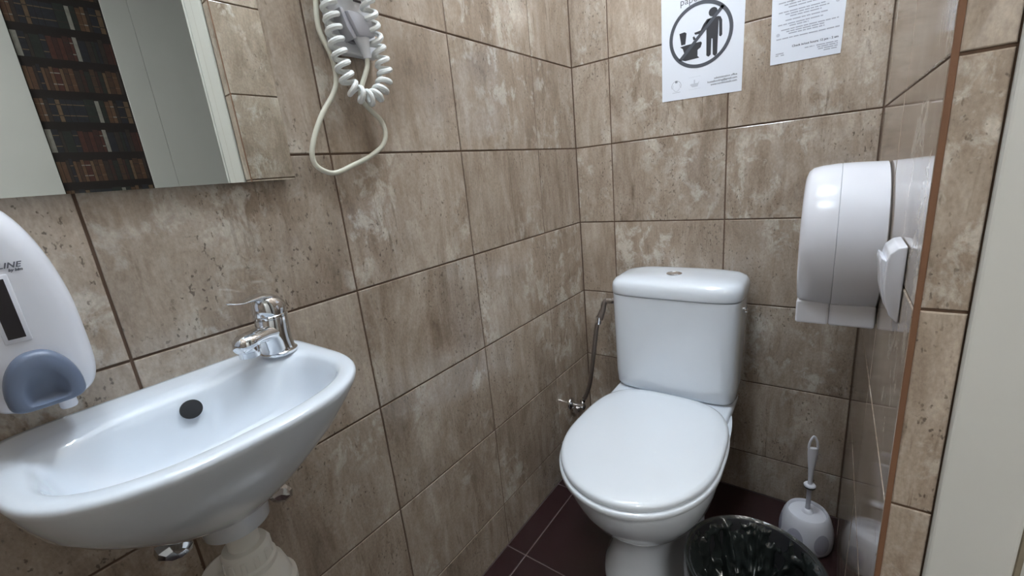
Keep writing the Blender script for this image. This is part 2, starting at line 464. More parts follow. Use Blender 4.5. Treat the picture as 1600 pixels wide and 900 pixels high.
# overflow hole in the back slope of the bowl: its inner shade is a black disc
hole_c = Vector((0.0815, -1.2245, 0.829)); hn = Vector((0.95, 0.0, 0.31)).normalized()
lathe('overflow_hole', [(0.0118, -0.003), (0.0118, 0.0012), (0.0108, 0.0016), (0.0005, 0.0013)], hole_c, m_black, bs, axis=hn, n=32)
lathe('drain', [(0.021, 0), (0.021, 0.0025), (0.017, 0.0035), (0.014, 0.001), (0.0005, 0.0)], (0.155, -1.222, 0.7612), m_chrome, bs, n=32)
adopt(bs)

# mixer tap on the right corner of the basin
fb = Vector((0.060, -1.098, 0.852)); fd = Vector((0.488, -0.872, 0)); fu = Vector((0.872, 0.488, 0)); Zv = Vector((0, 0, 1))
fa = thing('mixer_tap', 'chrome single-lever mixer tap on the basin corner', 'faucet', fb)
lathe('base_ring', [(0.0245, 0), (0.0255, 0.0015), (0.0255, 0.004), (0.0235, 0.0055)], fb, m_chrome, fa)
def oring(cdist, z, a, b, n=32, tilt=0.0, up=0.0):
    o = []
    for i in range(n):
        t = 2 * PI * i / n
        q = fd * (cdist + a * math.cos(t)) + fu * (b * math.sin(t)) + Zv * (z + tilt * math.cos(t) * a)
        o.append(fb + q)
    return o
ring_loft('body', [oring(0, 0.0045, .0240, .0225), oring(0.0, 0.010, .0232, .0215), oring(0.001, .022, .0240, .0210), oring(0.001, .034, .0252, .0212), oring(0.0, .044, .0250, .0212), oring(-.001, .052, .0243, .0210), oring(-.001, .0555, .0236, .0208)], m_chrome, fa, ang=50)
# spout: flattened tube reaching forward over the bowl
sp = []
for s_, z_, hh, ww in ((0.004, .034, .0150, .019), (0.018, .0365, .0135, .0182), (0.032, .039, .0112, .0170), (0.045, .040, .0108, .0168), (0.056, .0395, .0116, .0170), (0.065, .037, .0110, .0150), (0.0715, .033, .0065, .0090)):
    sp.append([fb + fd * (s_ + 0.25 * hh * math.cos(2 * PI * i / 24)) + fu * (ww * math.sin(2 * PI * i / 24)) + Zv * (z_ + hh * math.cos(2 * PI * i / 24)) for i in range(24)])
spout = ring_loft('spout', sp, m_chrome, fa, ang=60)
aer = lathe('aerator', [(0.0140, 0.006), (0.0142, -0.004), (0.0132, -0.005), (0.0132, -0.0125), (0.0115, -0.0135), (0.0005, -0.0125)], fb + fd * 0.0555 + Zv * 0.031, m_chrome, spout, n=28, axis=(0, 0, 1))
ring_loft('collar', [oring(-.001, .055, .0228, .0200), oring(-.001, .0565, .0245, .0216), oring(-.001, .060, .0245, .0216), oring(-.001, .0615, .0228, .0200)], m_chrome, fa)
ring_loft('lever_cap', [oring(-.001, .0615, .0238, .0210), oring(-.001, .067, .0250, .0218), oring(-.0015, .075, .0248, .0210, tilt=.15), oring(-.002, .082, .0225, .0180, tilt=.22), oring(-.003, .0868, .0165, .0125, tilt=.25), oring(-.004, .089, .006, .005, tilt=.25)], m_chrome, fa, ang=60)
lv = []
for s_, z_, hh, ww in ((-0.016, .078, .005, .011), (-0.004, .0850, .0062, .0145), (0.010, .0895, .0060, .0145), (0.024, .0915, .0044, .0125), (0.038, .0920, .0030, .0105), (0.052, .0925, .0022, .0100), (0.062, .0945, .0018, .0090), (0.0675, .0965, .0010, .005)):
    lv.append([fb + fd * s_ + fu * (ww * math.sin(2 * PI * i / 20)) + Zv * (z_ + hh * math.cos(2 * PI * i / 20)) for i in range(20)])
ring_loft('lever', lv, m_chrome, fa, ang=60)
adopt(fa)

# bottle trap under the basin
bt = thing('bottle_trap', 'white plastic bottle trap under the wash basin', 'pipe', (0.15, -1.224, 0.45))
tc_ = (0.15, -1.230, 0)
lathe('tail_pipe', [(0.0175, 0.6918), (0.0175, 0.625)], tc_, m_pvc, bt, n=32)
nut = lathe('clamp_nut', [(0.0185, 0.662), (0.0245, 0.661), (0.0270, 0.656), (0.0270, 0.637), (0.0305, 0.635), (0.0305, 0.628), (0.024, 0.626)], tc_, m_pvc, bt, n=36)
for k in range(12):
    a = 2 * PI * k / 12
    c = Vector((0.15 + 0.0268 * math.cos(a), -1.230 + 0.0268 * math.sin(a), 0.646))
    bm = box_bm((-.0014, -.003, -.008), (.0014, .003, .008), .0008, 1)
    bmesh.ops.transform(bm, matrix=Matrix.Translation(c) @ Matrix.Rotation(a, 4, 'Z'), verts=bm.verts)
    from_bm('grip_rib', bm, m_pvc, nut)
lathe('trap_body', [(0.0285, 0.629), (0.036, 0.621), (0.041, 0.602), (0.0415, 0.596), (0.0465, 0.592), (0.0465, 0.582), (0.042, 0.580), (0.041, 0.50), (0.044, 0.497), (0.044, 0.475), (0.034, 0.462), (0.0005, 0.458)], tc_, m_pvc, bt, n=40)
tube('outlet_pipe', [(0.115, -1.230, 0.525), (0.07, -1.230, 0.525), (0.005, -1.230, 0.525)], 0.017, m_pvc, bt, n=20)
lathe('wall_rose', [(0.034, 0.0005), (0.034, 0.003), (0.02, 0.012)], (0, -1.230, 0.525), m_pvc, bt, axis=(1, 0, 0), n=32)
adopt(bt)

# two chrome stop valves on the wall below the basin
def stop_valve(y, z, label, hx, tilt):
    t = thing('stop_valve', label, 'valve', (0, y, z), 'stop valves under the basin')
    lathe('wall_rose', [(0.024, 0.0008), (0.023, 0.004), (0.012, 0.009)], (0, y, z), m_chrome, t, axis=(1, 0, 0), n=28)
    lathe('valve_body', [(0.010, 0.006), (0.010, 0.024), (0.0125, 0.026), (0.0125, 0.036), (0.009, 0.040), (0.0075, hx)], (0, y, z), m_chrome, t, axis=(1, 0, 0), n=24)
    lathe('outlet_neck', [(0.0075, 0.0), (0.0075, 0.03), (0.0095, 0.031), (0.0095, 0.043), (0.005, 0.045)], (0.03, y, z + .004), m_chrome, t, n=20)
    tube('supply_hose', [(0.03, y, z + .045), (0.031, y + .002, z + .075), (0.035, y + .004, 0.715)], 0.0052, m_steel, t, n=10)
    k = lathe('knob', [(0.007, 0.0), (0.019, 0.003), (0.0235, 0.012), (0.0225, 0.022), (0.015, 0.027), (0.0005, 0.028)], (hx - .002, y, z), m_chrome, t, axis=(1, 0.0, tilt), n=8, sx=0.62, ang=25)
    adopt(t)
stop_valve(-1.150, 0.640, 'chrome stop valve peeking out right of the bottle trap', 0.046, 0.0)
stop_valve(-1.283, 0.668, 'chrome stop valve hanging left of the bottle trap', 0.062, -0.5)

# ------------------------------------------------------------------ soap dispenser (left edge)
sy = -1.333
sd = thing('soap_dispenser', 'white wall soap dispenser with slate-blue push button', 'soap dispenser', (0, sy, 0.885))
def soap_ring(x, hw, z0, z1, n=64, yc=sy):
    zc = (z0 + z1) / 2; hz = (z1 - z0) / 2; o = []
    for i in range(n):
        t = 2 * PI * i / n
        c, s = math.cos(t), math.sin(t)
        e = 2.15 if s > 0 else 4.2
        of = min(0.022, 0.25 * hz)
        z = zc - of + (hz + of if s > 0 else hz - of) * math.copysign(abs(s) ** (2 / e), s)
        taper = 1.0 - 0.10 * max(0, (z - zc) / hz) + 0.02 * max(0, (zc - z) / hz)
        y = yc + hw * taper * math.copysign(abs(c) ** (2 / e), c)
        o.append((x, y, z))
    return o
ring_loft('housing', [soap_ring(.0006, .043, .893, 1.102), soap_ring(.03, .0445, .892, 1.103), soap_ring(.066, .0445, .892, 1.101), soap_ring(.084, .0425, .8945, 1.095), soap_ring(.094, .038, .899, 1.083), soap_ring(.0985, .030, .907, 1.066), soap_ring(.1005, .018, .925, 1.045), soap_ring(.101, .004, .975, .99)], m_plastic, sd, ang=60)
# level window with a raised white surround
wy = sy - 0.004
bm = box_bm((.080, wy - .0095, .966), (.1018, wy + .009, 1.0315), .0015, 2); from_bm('window_surround', bm, m_plastic, sd)
box('level_window', (.1012, wy - .0065, .9705), (.1021, wy + .0055, 1.0275), m_window, sd, .0004, 1)
def btn(x, sc, dz=0):
    o = []
    for i in range(48):
        t = 2 * PI * i / 48
        c, s = math.cos(t), math.sin(t)
        e = 2.3 if s > 0 else 4.5
        z = .9175 + dz + (.0385 if s > 0 else .0185) * sc * math.copysign(abs(s) ** (2 / e), s)
        y = sy + .0270 * sc * (1 - .16 * max(0, s)) * math.copysign(abs(c) ** (2 / e), c)
        o.append((x, y, z))
    return o
pb = ring_loft('push_button', [btn(.070, 1.0), btn(.1065, 1.0), btn(.1105, .96), btn(.1125, .86), btn(.1130, .62, -.002), btn(.1122, .56, -.003), btn(.1075, .44, -.004), btn(.1045, .28, -.005), btn(.1036, .10, -.005)], m_blue, sd, ang=70)
lathe('nozzle', [(0.007, 0.006), (0.007, -0.006), (0.006, -0.008), (0.0005, -0.008)], (0.080, sy + 0.012, 0.892), m_plastic, sd, n=24)
text('lettering', 'BLINE', 0.0070, (0.1009, sy + 0.0150, 1.0365), (0, 1, 0), (0, 0, 1), m_ink2, sd, align='RIGHT', shear=0.35, bold=0.0002, spacing=1.05)
text('lettering', 'by blm', 0.0034, (0.1009, sy + 0.0155, 1.0330), (0, 1, 0), (0, 0, 1), m_ink2, sd, align='RIGHT', shear=0.3, bold=0.0002)
adopt(sd)

# ------------------------------------------------------------------ wall hair dryer with coiled cord
hd = thing('hair_dryer', 'white wall-mounted hair dryer unit with coiled cord', 'hair dryer', (0, -0.832, 1.306))
box('holder', (0.0005, -0.879, 1.3055), (0.020, -0.7885, 1.66), m_plastic2, hd, 0.004, 3)
box('housing', (0.0195, -0.872, 1.425), (0.085, -0.795, 1.655), m_plastic2, hd, 0.016, 4)
for k in range(4):
    box('vent_slot', (0.0845, -0.860, 1.47 + k * .03), (0.0858, -0.807, 1.477 + k * .03), m_dgrey, hd, .0003, 1)
box('rating_slot', (0.0196, -0.826, 1.3915), (0.0210, -0.8095, 1.3955), m_dgrey, hd, 0.0005, 1)
# socket recess and plug
lathe('socket', [(0.0235, 0.0), (0.0235, 0.003), (0.021, 0.0045), (0.020, 0.001), (0.0005, 0.001)], (0.0198, -0.842, 1.345), m_lilac, hd, axis=(1, 0, 0), n=40)
def prism(name, pts, x0, x1, m, parent, r=0.002):
    bm = bmesh.new()
    a = [bm.verts.new((x0, y, z)) for y, z in pts]; b = [bm.verts.new((x1, y, z)) for y, z in pts]
    n = len(pts)
    bm.faces.new(a[::-1]); bm.faces.new(b)
    for i in range(n): bm.faces.new((a[i], a[(i + 1) % n], b[(i + 1) % n], b[i]))
    bmesh.ops.recalc_face_normals(bm, faces=bm.faces)
    if r > 0: bmesh.ops.bevel(bm, geom=list(bm.edges), offset=r, segments=2, profile=.5, affect='EDGES')
    return from_bm(name, bm, m, parent)
prism('plug_flange', [(-0.874, 1.366), (-0.868, 1.366), (-0.849, 1.3245), (-0.856, 1.3215), (-0.866, 1.338)], .020, .046, m_lilac, hd, .0015)
pg = prism('plug', [(-0.866, 1.362), (-0.843, 1.364), (-0.815, 1.352), (-0.816, 1.3285), (-0.849, 1.3265)], .022, .053, m_lilac, hd, .004)
ring_loft('strain_relief', [[(0.038 + b * math.cos(2 * PI * i / 20), yc + a * math.sin(2 * PI * i / 20), z) for i in range(20)] for z, yc, a, b in ((1.331, -.835, .0155, .0125), (1.324, -.835, .0135, .0115), (1.312, -.832, .0095, .009), (1.301, -.830, .0072, .0072), (1.2965, -.8295, .0065, .0065))], m_plastic2, pg, ang=60)
coilp = [[0.04, -0.888, 1.44], [0.04, -0.890, 1.405], [0.04, -0.89, 1.375], [0.04, -0.889, 1.359], [0.04, -0.888, 1.341], [0.04, -0.888, 1.323], [0.04, -0.887, 1.306], [0.04, -0.885, 1.289], [0.04, -0.883, 1.274], [0.04, -0.88, 1.26], [0.04, -0.876, 1.249], [0.04, -0.868, 1.24], [0.04, -0.856, 1.234], [0.04, -0.843, 1.231], [0.04, -0.827, 1.235], [0.04, -0.812, 1.248], [0.04, -0.803, 1.261], [0.04, -0.798, 1.275], [0.04, -0.799, 1.289], [0.04, -0.801, 1.305], [0.04, -0.805, 1.321], [0.045, -0.812, 1.337], [0.05, -0.818, 1.354], [0.055, -0.823, 1.372], [0.055, -0.826, 1.39], [0.06, -0.828, 1.41], [0.06, -0.83, 1.43]]
cp = catmull(coilp, 12)
ds = [0.0]
for a, b in zip(cp[:-1], cp[1:]): ds.append(ds[-1] + (b - a).length)
Ltot = ds[-1]
def along(s):
    import bisect
    i = min(max(bisect.bisect(ds, s) - 1, 0), len(cp) - 2)
    f = (s - ds[i]) / max(1e-9, ds[i + 1] - ds[i])
    return cp[i].lerp(cp[i + 1], f), (cp[min(i + 2, len(cp) - 1)] - cp[max(i - 1, 0)]).normalized()
pitch = 0.0178; hx_pts = []
N = int(Ltot / pitch * 22)
for i in range(N + 1):
    s = Ltot * i / N
    p, T = along(s)
    X = Vector((1, 0, 0)); n1 = (X - T * X.dot(T)).normalized(); n2 = T.cross(n1)
    a = 2 * PI * s / pitch
    hx_pts.append(p + (n1 * math.cos(a) + n2 * math.sin(a)) * 0.0106)
tube('coiled_cord', hx_pts, 0.0044, m_coil, hd, n=8, smooth=False)
cable = [[0.02, -0.888, 1.46], [0.02, -0.893, 1.42], [0.02, -0.898, 1.377], [0.02, -0.902, 1.349], [0.02, -0.901, 1.328], [0.022, -0.891, 1.299], [0.02, -0.886, 1.275], [0.02, -0.889, 1.254], [0.02, -0.901, 1.233], [0.02, -0.923, 1.207], [0.018, -0.942, 1.176], [0.015, -0.954, 1.146], [0.012, -0.952, 1.125], [0.012, -0.936, 1.112], [0.012, -0.915, 1.109], [0.014, -0.881, 1.12], [0.016, -0.844, 1.134], [0.018, -0.814, 1.152], [0.02, -0.803, 1.173], [0.02, -0.807, 1.196], [0.025, -0.83, 1.213], [0.027, -0.846, 1.227], [0.030, -0.850, 1.243], [0.034, -0.838, 1.269], [0.036, -0.831, 1.285], [0.038, -0.8295, 1.299]]
tube('power_cable', cable, 0.0042, m_cable, hd, n=12, k=8)
adopt(hd)

# ------------------------------------------------------------------ toilet
tx = 0.372
to = thing('toilet', 'white close-coupled toilet with closed lid and cistern', 'toilet', (tx, -0.3, 0))
def egg(xc, yb, yf, hw, z, ym=-0.465, nb=3.3, nf=2.05, n=80):
    o = []
    for i in range(n):
        t = 2 * PI * i / n
        c, s = math.cos(t), math.sin(t)     # c>0 back
        e = nb if c > 0 else nf
        y = ym + ((yb - ym) if c > 0 else (ym - yf)) * math.copysign(abs(c) ** (2 / e), c)
        x = xc + hw * math.copysign(abs(s) ** (2 / e), s)
        o.append((x, y, z))
    return o
bowl = ring_loft('bowl', [egg(.366, -.12, -.56, .110, 0.0, -.36, 4, 2.4), egg(.366, -.12, -.558, .109, .012, -.36, 4, 2.4), egg(.366, -.12, -.545, .100, .03, -.36, 4, 2.4), egg(.367, -.12, -.525, .091, .08, -.36, 4, 2.4), egg(.368, -.12, -.52, .089, .13, -.36, 3.5, 2.3),
    egg(.370, -.11, -.535, .094, .165, -.38, 3.2, 2.2), egg(.371, -.10, -.575, .118, .20, -.42, 3, 2.1), egg(.372, -.09, -.618, .145, .245, -.44), egg(.373, -.08, -.652, .165, .295, -.455), egg(.373, -.08, -.674, .177, .345), egg(.373, -.08, -.680, .180, .372), egg(.373, -.08, -.678, .179, .381)], m_ceramic, to, ang=60)
# ceramic shelf behind the seat that carries the cistern
def rr(xc, hw, y0, y1, z, n=48, e=5.0):
    yc = (y0 + y1) / 2; hy = (y0 - y1) / 2
    return [(xc + hw * math.copysign(abs(math.cos(2 * PI * i / n)) ** (2 / e), math.cos(2 * PI * i / n)), yc + hy * math.copysign(abs(math.sin(2 * PI * i / n)) ** (2 / e), math.sin(2 * PI * i / n)), z) for i in range(n)]
ring_loft('cistern_shelf', [rr(.366, .10, -.02, -.25, .22), rr(.366, .135, -.015, -.29, .28), rr(.366, .160, -.012, -.32, .34), rr(.366, .168, -.012, -.33, .38), rr(.366, .166, -.013, -.325, .392), rr(.366, .160, -.016, -.30, .397)], m_ceramic, to, ang=60)
ring_loft('seat', [egg(.375, -.225, -.695, .183, .3815), egg(.375, -.225, -.699, .186, .384), egg(.375, -.225, -.699, .186, .395), egg(.375, -.225, -.696, .183, .3975)], m_lidplastic, to, ang=60)
ring_loft('lid', [egg(.375, -.216, -.690, .179, .3985), egg(.375, -.216, -.693, .182, .401), egg(.375, -.216, -.693, .182, .410), egg(.375, -.218, -.690, .1795, .4145), egg(.375, -.224, -.683, .173, .4175), egg(.375, -.245, -.655, .148, .4200), egg(.375, -.30, -.60, .10, .4225), egg(.375, -.40, -.52, .04, .4235), egg(.375, -.45, -.475, .008, .4236)], m_lidplastic, to, ang=70)
for s_ in (-1, 1):
    tube('hinge', [(.372 + s_ * .075 - .018, -.2215, .402), (.372 + s_ * .075 + .018, -.2215, .402)], 0.008, m_lidplastic, to, n=14, smooth=False)
def cr(hw, y0, y1, z, e=6.0, n=72): return rr(.3665, hw, y0, y1, z, n, e)
ring_loft('cistern', [cr(.155, -.030, -.190, .3975), cr(.166, -.020, -.200, .402), cr(.1715, -.016, -.204, .412), cr(.1735, -.014, -.206, .45), cr(.177, -.012, -.2075, .66), cr(.1775, -.012, -.208, .699)], m_ceramic, to, ang=60)
cl_ = ring_loft('cistern_lid', [cr(.176, -.014, -.207, .6998, 5), cr(.1805, -.010, -.2115, .7015, 5), cr(.1815, -.009, -.2125, .706, 5), cr(.1812, -.009, -.2122, .724, 5), cr(.179, -.010, -.209, .735, 5), cr(.173, -.013, -.202, .7435, 4.5), cr(.160, -.020, -.190, .7495, 4), cr(.125, -.035, -.17, .7535, 3.5), cr(.07, -.06, -.145, .7555, 3), cr(.012, -.10, -.112, .756, 2)], m_ceramic, to, ang=70)
fbz = lathe('flush_button', [(0.0215, -0.002), (0.0215, 0.0022), (0.019, 0.0034), (0.0172, 0.0022), (0.0166, 0.0014), (0.015, 0.003), (0.006, 0.0038), (0.0005, 0.0038)], (.361, -.131, .7552), m_chrome, cl_, n=40)
lathe('side_bolt_cap', [(0.009, 0), (0.009, .005), (0.006, .008), (.0005, .0085)], (.5445, -.12, .662), m_chrome, to, axis=(1, 0, 0), n=20)
adopt(to)

# water supply of the cistern
sh = thing('cistern_hose', 'braided steel hose from the wall valve to the cistern', 'hose', (0.03, -0.145, 0.25))
tube('hose', [(0.135, -.135, .625), (0.128, -.14, .61), (0.115, -.14, .572), (0.107, -.14, .53), (0.094, -.14, .45), (0.076, -.14, .35), (0.060, -.14, .30), (0.047, -.142, .275)], 0.0075, m_steel, sh, n=12)
tube('elbow_pipe', [(0.189, -.128, .655), (0.165, -.13, .6565), (0.146, -.133, .652), (0.139, -.135, .640), (0.136, -.1365, .622), (0.126, -.1395, .59)], 0.0088, m_steel, sh, n=14)
lathe('ferrule', [(0.0098, 0), (0.0102, .012), (0.0098, .024)], (0.1185, -.140, .575), m_chrome, sh, axis=(.18, 0, 1), n=20)
lathe('ferrule', [(0.0098, 0), (0.01, .010), (0.0098, .020)], (0.150, -.132, .655), m_chrome, sh, axis=(1, 0, 0.05), n=20)
lathe('end_nut', [(0.0085, 0), (0.0095, .003), (0.0095, .016), (0.0075, .02)], (0.043, -.1425, .264), m_chrome, sh, axis=(.3, 0, 1), n=6, ang=20)
adopt(sh)
v = thing('wall_stop_valve', 'small chrome stop valve low on the tiles behind the toilet', 'valve', (0, -0.150, 0.252))
lathe('wall_rose', [(0.022, 0.0008), (0.021, 0.004), (0.010, 0.010)], (0, -.150, .252), m_chrome, v, axis=(1, 0, 0), n=28)
lathe('valve_body', [(0.009, 0.006), (0.0095, .03), (0.012, .032), (0.012, .052), (0.008, .056), (.0005, .057)], (0, -.150, .252), m_chrome, v, axis=(1, 0, 0), n=24)
lathe('knob', [(0.005, 0), (0.0055, 0.010), (0.0135, 0.012), (0.0145, 0.018), (0.012, 0.026), (.0005, .027)], (0.034, -.160, .252), m_chrome, v, axis=(0.1, -1, 0), n=10, ang=25)
adopt(v)

# ------------------------------------------------------------------ toilet paper dispenser on the right wall
dy, dz = -0.312, 0.893
pd = thing('paper_dispenser', 'large round white toilet paper dispenser on the side wall', 'dispenser', (WX, dy, dz))
def drum(x, r, n=72, flat_z=None):
    o = []
    for i in range(n):
        a = 2 * PI * i / n
        z = dz + r * math.sin(a)
        o.append((x, dy + r * math.cos(a), z))
    return o
ring_loft('back_drum', [drum(WX - .0006, .136), drum(WX - .003, .1405), drum(WX - .05, .1425), drum(WX - .0675, .1425), drum(WX - .0682, .1415)], m_plastic, pd, ang=50)
cv = ring_loft('front_cover', [drum(WX - .0682, .1408), drum(WX - .0688, .1425), drum(WX - .075, .1425), drum(WX - .098, .1405), drum(WX - .112, .1375), drum(WX - .119, .1315), drum(WX - .1225, .122), drum(WX - .1235, .10), drum(WX - .1215, .05), drum(WX - .121, .008)], m_plastic, pd, ang=50)
box('tear_skirt', (WX - .069, dy - .093, .7415), (WX - .0015, dy + .07, .784), m_plastic, pd, .004, 3)
box('tear_skirt', (WX - .1215, dy - .093, .7415), (WX - .0695, dy + .07, .786), m_plastic, cv, .004, 3)
lathe('roll_window', [(0.045, 0), (0.045, .0015), (.0005, .0018)], (WX - .1216, dy, dz + .02), m_lilac, cv, axis=(-1, 0, 0), n=40)
adopt(pd)

# light switch near the corner
sw = thing('light_switch', 'white rocker light switch near the tiled corner', 'light switch', (WX, -0.63, 0.893))
def side_prism(name, prof, y0, y1, m, parent, r):
    bm = bmesh.new()
    a = [bm.verts.new((WX - d, y0, z)) for d, z in prof]; b = [bm.verts.new((WX - d, y1, z)) for d, z in prof]
    n = len(prof)
    bm.faces.new(a); bm.faces.new(b[::-1])
    for i in range(n): bm.faces.new((a[i], b[i], b[(i + 1) % n], a[(i + 1) % n]))
    bmesh.ops.recalc_face_normals(bm, faces=bm.faces)
    bmesh.ops.bevel(bm, geom=list(bm.edges), offset=r, segments=2, profile=.5, affect='EDGES')
    return from_bm(name, bm, m, parent, ang=50)
side_prism('housing', [(.0006, .9435), (.009, .9415), (.0165, .934), (.0185, .924), (.0185, .890), (.0165, .872), (.0105, .854), (.0006, .843)], -.668, -.592, m_plastic, sw, .0016)
side_prism('rocker', [(.017, .922), (.0235, .927), (.0245, .920), (.0215, .900), (.0205, .885), (.017, .868), (.012, .858), (.008, .870), (.010, .91)], -.660, -.600, m_plastic, sw, .0012)
adopt(sw)

# ------------------------------------------------------------------ notices taped to the back wall
PY = -0.0012
n1 = thing('paper_notice', 'white paper notice with a crossed-out throw-nothing-in-toilet pictogram', 'notice', (.393, 0, 1.234))
def sheet(pts, y, parent, m=m_paper, wav=0.0016):
    (x0, z0), (x1, z1), (x2, z2), (x3, z3) = pts   # bl br tr tl
    nx, nz = 8, 12; vs = []; fs = []
    for lay_ in (0, 1):
        for j in range(nz + 1):
            for i in range(nx + 1):
                u, v_ = i / nx, j / nz
                xb, zb = x0 + (x1 - x0) * u, z0 + (z1 - z0) * u
                xt, zt = x3 + (x2 - x3) * u, z3 + (z2 - z3) * u
                vs.append((xb + (xt - xb) * v_, y + (0.0002 if lay_ else 0), zb + (zt - zb) * v_))
    w = nx + 1; K = w * (nz + 1)
    for j in range(nz):
        for i in range(nx):
            a = j * w + i
            fs.append((a, a + 1, a + w + 1, a + w)); fs.append((K + a, K + a + w, K + a + w + 1, K + a + 1))
    edge = [i for i in range(w)] + [j * w + nx for j in range(1, nz + 1)] + [nz * w + i for i in range(nx - 1, -1, -1)] + [j * w for j in range(nz - 1, 0, -1)]
    for a, b in zip(edge, edge[1:] + edge[:1]): fs.append((a, K + a, K + b, b))
    me = bpy.data.meshes.new('sheet'); me.from_pydata(vs, [], fs)
    return finish('sheet', me, m, parent, False)
s1 = sheet([(.291, 1.238), (.498, 1.2315), (.501, 1.529), (.290, 1.535)], PY, n1)
def ringpoly(cx, cz, r0, r1, n=64, a0=0, a1=2 * PI):
    return [[(cx + r0 * math.cos(a0 + (a1 - a0) * i / n), cz + r0 * math.sin(a0 + (a1 - a0) * i / n)), (cx + r1 * math.cos(a0 + (a1 - a0) * i / n), cz + r1 * math.sin(a0 + (a1 - a0) * i / n)),
             (cx + r1 * math.cos(a0 + (a1 - a0) * (i + 1) / n), cz + r1 * math.sin(a0 + (a1 - a0) * (i + 1) / n)), (cx + r0 * math.cos(a0 + (a1 - a0) * (i + 1) / n), cz + r0 * math.sin(a0 + (a1 - a0) * (i + 1) / n))] for i in range(n)]
def disc(cx, cz, r, n=32): return [(cx + r * math.cos(2 * PI * i / n), cz + r * math.sin(2 * PI * i / n)) for i in range(n)]
arm_r = [[0.437, 1.424], [0.443, 1.422], [0.447, 1.413], [0.448, 1.378], [0.4445, 1.374], [0.4405, 1.377], [0.4395, 1.409]]
body_ = [[0.408, 1.416], [0.414, 1.424], [0.438, 1.424], [0.4385, 1.409], [0.4375, 1.377], [0.4365, 1.335], [0.431, 1.330], [0.4255, 1.335], [0.4245, 1.374], [0.4215, 1.375], [0.4205, 1.336], [0.415, 1.332], [0.4095, 1.336], [0.409, 1.388]]
arm_l = [[0.41, 1.424], [0.419, 1.424], [0.411, 1.403], [0.398, 1.393], [0.38, 1.394], [0.378, 1.399], [0.394, 1.401], [0.401, 1.414]]
sht = [[0.374, 1.389], [0.378, 1.391], [0.382, 1.383], [0.376, 1.381]]
tank = [[0.339, 1.406], [0.353, 1.407], [0.358, 1.403], [0.355, 1.376], [0.344, 1.376]]
bwl = [[0.341, 1.372], [0.358, 1.3735], [0.395, 1.374], [0.398, 1.37], [0.395, 1.36], [0.387, 1.355], [0.387, 1.34], [0.392, 1.335], [0.355, 1.334], [0.345, 1.338], [0.352, 1.354], [0.348, 1.366]]
flat('pictogram_figure', [body_, arm_r, arm_l, disc(.4245, 1.4375, .0108)], PY - .0003, m_ink, n1)
flat('pictogram_toilet', [tank, bwl, sht], PY - .0003, m_ink, n1)
a = math.atan2(1.439 - 1.338, .446 - .345); dx_, dz_ = -math.sin(a) * .0042, math.cos(a) * .0042
flat('prohibition_sign', ringpoly(.393, 1.391, .0720, .081, 72) + [[(.449 + dx_, 1.446 + dz_), (.340 + dx_, 1.337 + dz_), (.340 - dx_, 1.337 - dz_), (.449 - dx_, 1.446 - dz_)]], PY - .0005, mat('sign_grey_ink', (0.055, 0.06, 0.075), 0.5), n1)
XD, ZD = (1, 0, 0), (0, 0, 1)
text('lettering', 'paper', 0.024, (.3405, PY - .0003, 1.4735), XD, ZD, m_ink2, n1)
for s_, z_, w in (('administration office', 1.2735, 1), ('hostelbooking@gmail.com', 1.2660, 1), ('www.northhostels.com', 1.2585, 1)):
    text('lettering', s_, 0.0068, (.4865, PY - .0003, z_), XD, ZD, m_ink2, n1, align='RIGHT', bold=0.00012)
flat('emblem', ringpoly(.331, 1.274, .0125, .0132, 32, -0.5, PI + 0.5) + [[(.328, 1.282), (.3305, 1.282), (.3305, 1.288), (.328, 1.288)], [(.3312, 1.282), (.3335, 1.282), (.3335, 1.288), (.3312, 1.288)]], PY - .0003, m_ink2, n1)
flat('emblem', ringpoly(.331, 1.268, .0075, .0083, 20, PI, 2 * PI) + ringpoly(.331, 1.272, .0095, .0102, 12, -0.3, 0.6) + ringpoly(.331, 1.272, .0095, .0102, 12, PI - .6, PI + .3) + [[(.320, 1.2565), (.342, 1.2565), (.342, 1.2575), (.320, 1.2575)]], PY - .0003, m_ink3, n1)
flat('emblem', [[(.370, 1.272), (.389, 1.272), (.393, 1.277), (.388, 1.263), (.374, 1.263), (.368, 1.270)], [(.378, 1.272), (.3815, 1.272), (.3815, 1.2815), (.378, 1.2815)]] + [[(.364, z_), (.3955, z_), (.3955, z_ + .0006), (.364, z_ + .0006)] for z_ in (1.2885, 1.2575)], PY - .0003, m_ink4, n1)
adopt(n1)
n2 = thing('paper_notice', 'white paper notice covered in small grey printed lines', 'notice', (.632, 0, 1.276))
sheet([(.561, 1.2785), (.703, 1.2755), (.708, 1.48), (.558, 1.483)], PY, n2)
random.seed(11)
def words(y0, y1, z, h, m, fill=0.92):
    P = []; x = y0
    while x < y1:
        w = min(random.uniform(.006, .018), y1 - x)
        P.append([(x, z), (x + w, z), (x + w, z + h), (x, z + h)]); x += w + .0016
    return P
lines = [(.588, .690, 1.4715), (.575, .66, 1.4655), (.580, .692, 1.4565), (.60, .68, 1.4505), (.574, .69, 1.4415), (.583, .678, 1.4355), (.572, .694, 1.426), (.59, .675, 1.42), (.573, .676, 1.4115), (.585, .67, 1.4055), (.594, .655, 1.3995),
         (.574, .668, 1.3905), (.588, .674, 1.385), (.598, .66, 1.3795), (.589, .672, 1.3715), (.574, .664, 1.3635), (.598, .636, 1.3585), (.581, .694, 1.3515), (.592, .668, 1.3465), (.597, .668, 1.3415), (.572, .697, 1.3325)]
P = []
for x0, x1, z_ in lines: P += words(x0, x1, z_, .0024, None)
flat('printed_lines', P, PY - .0003, m_ink3, n2)['kind'] = 'stuff'
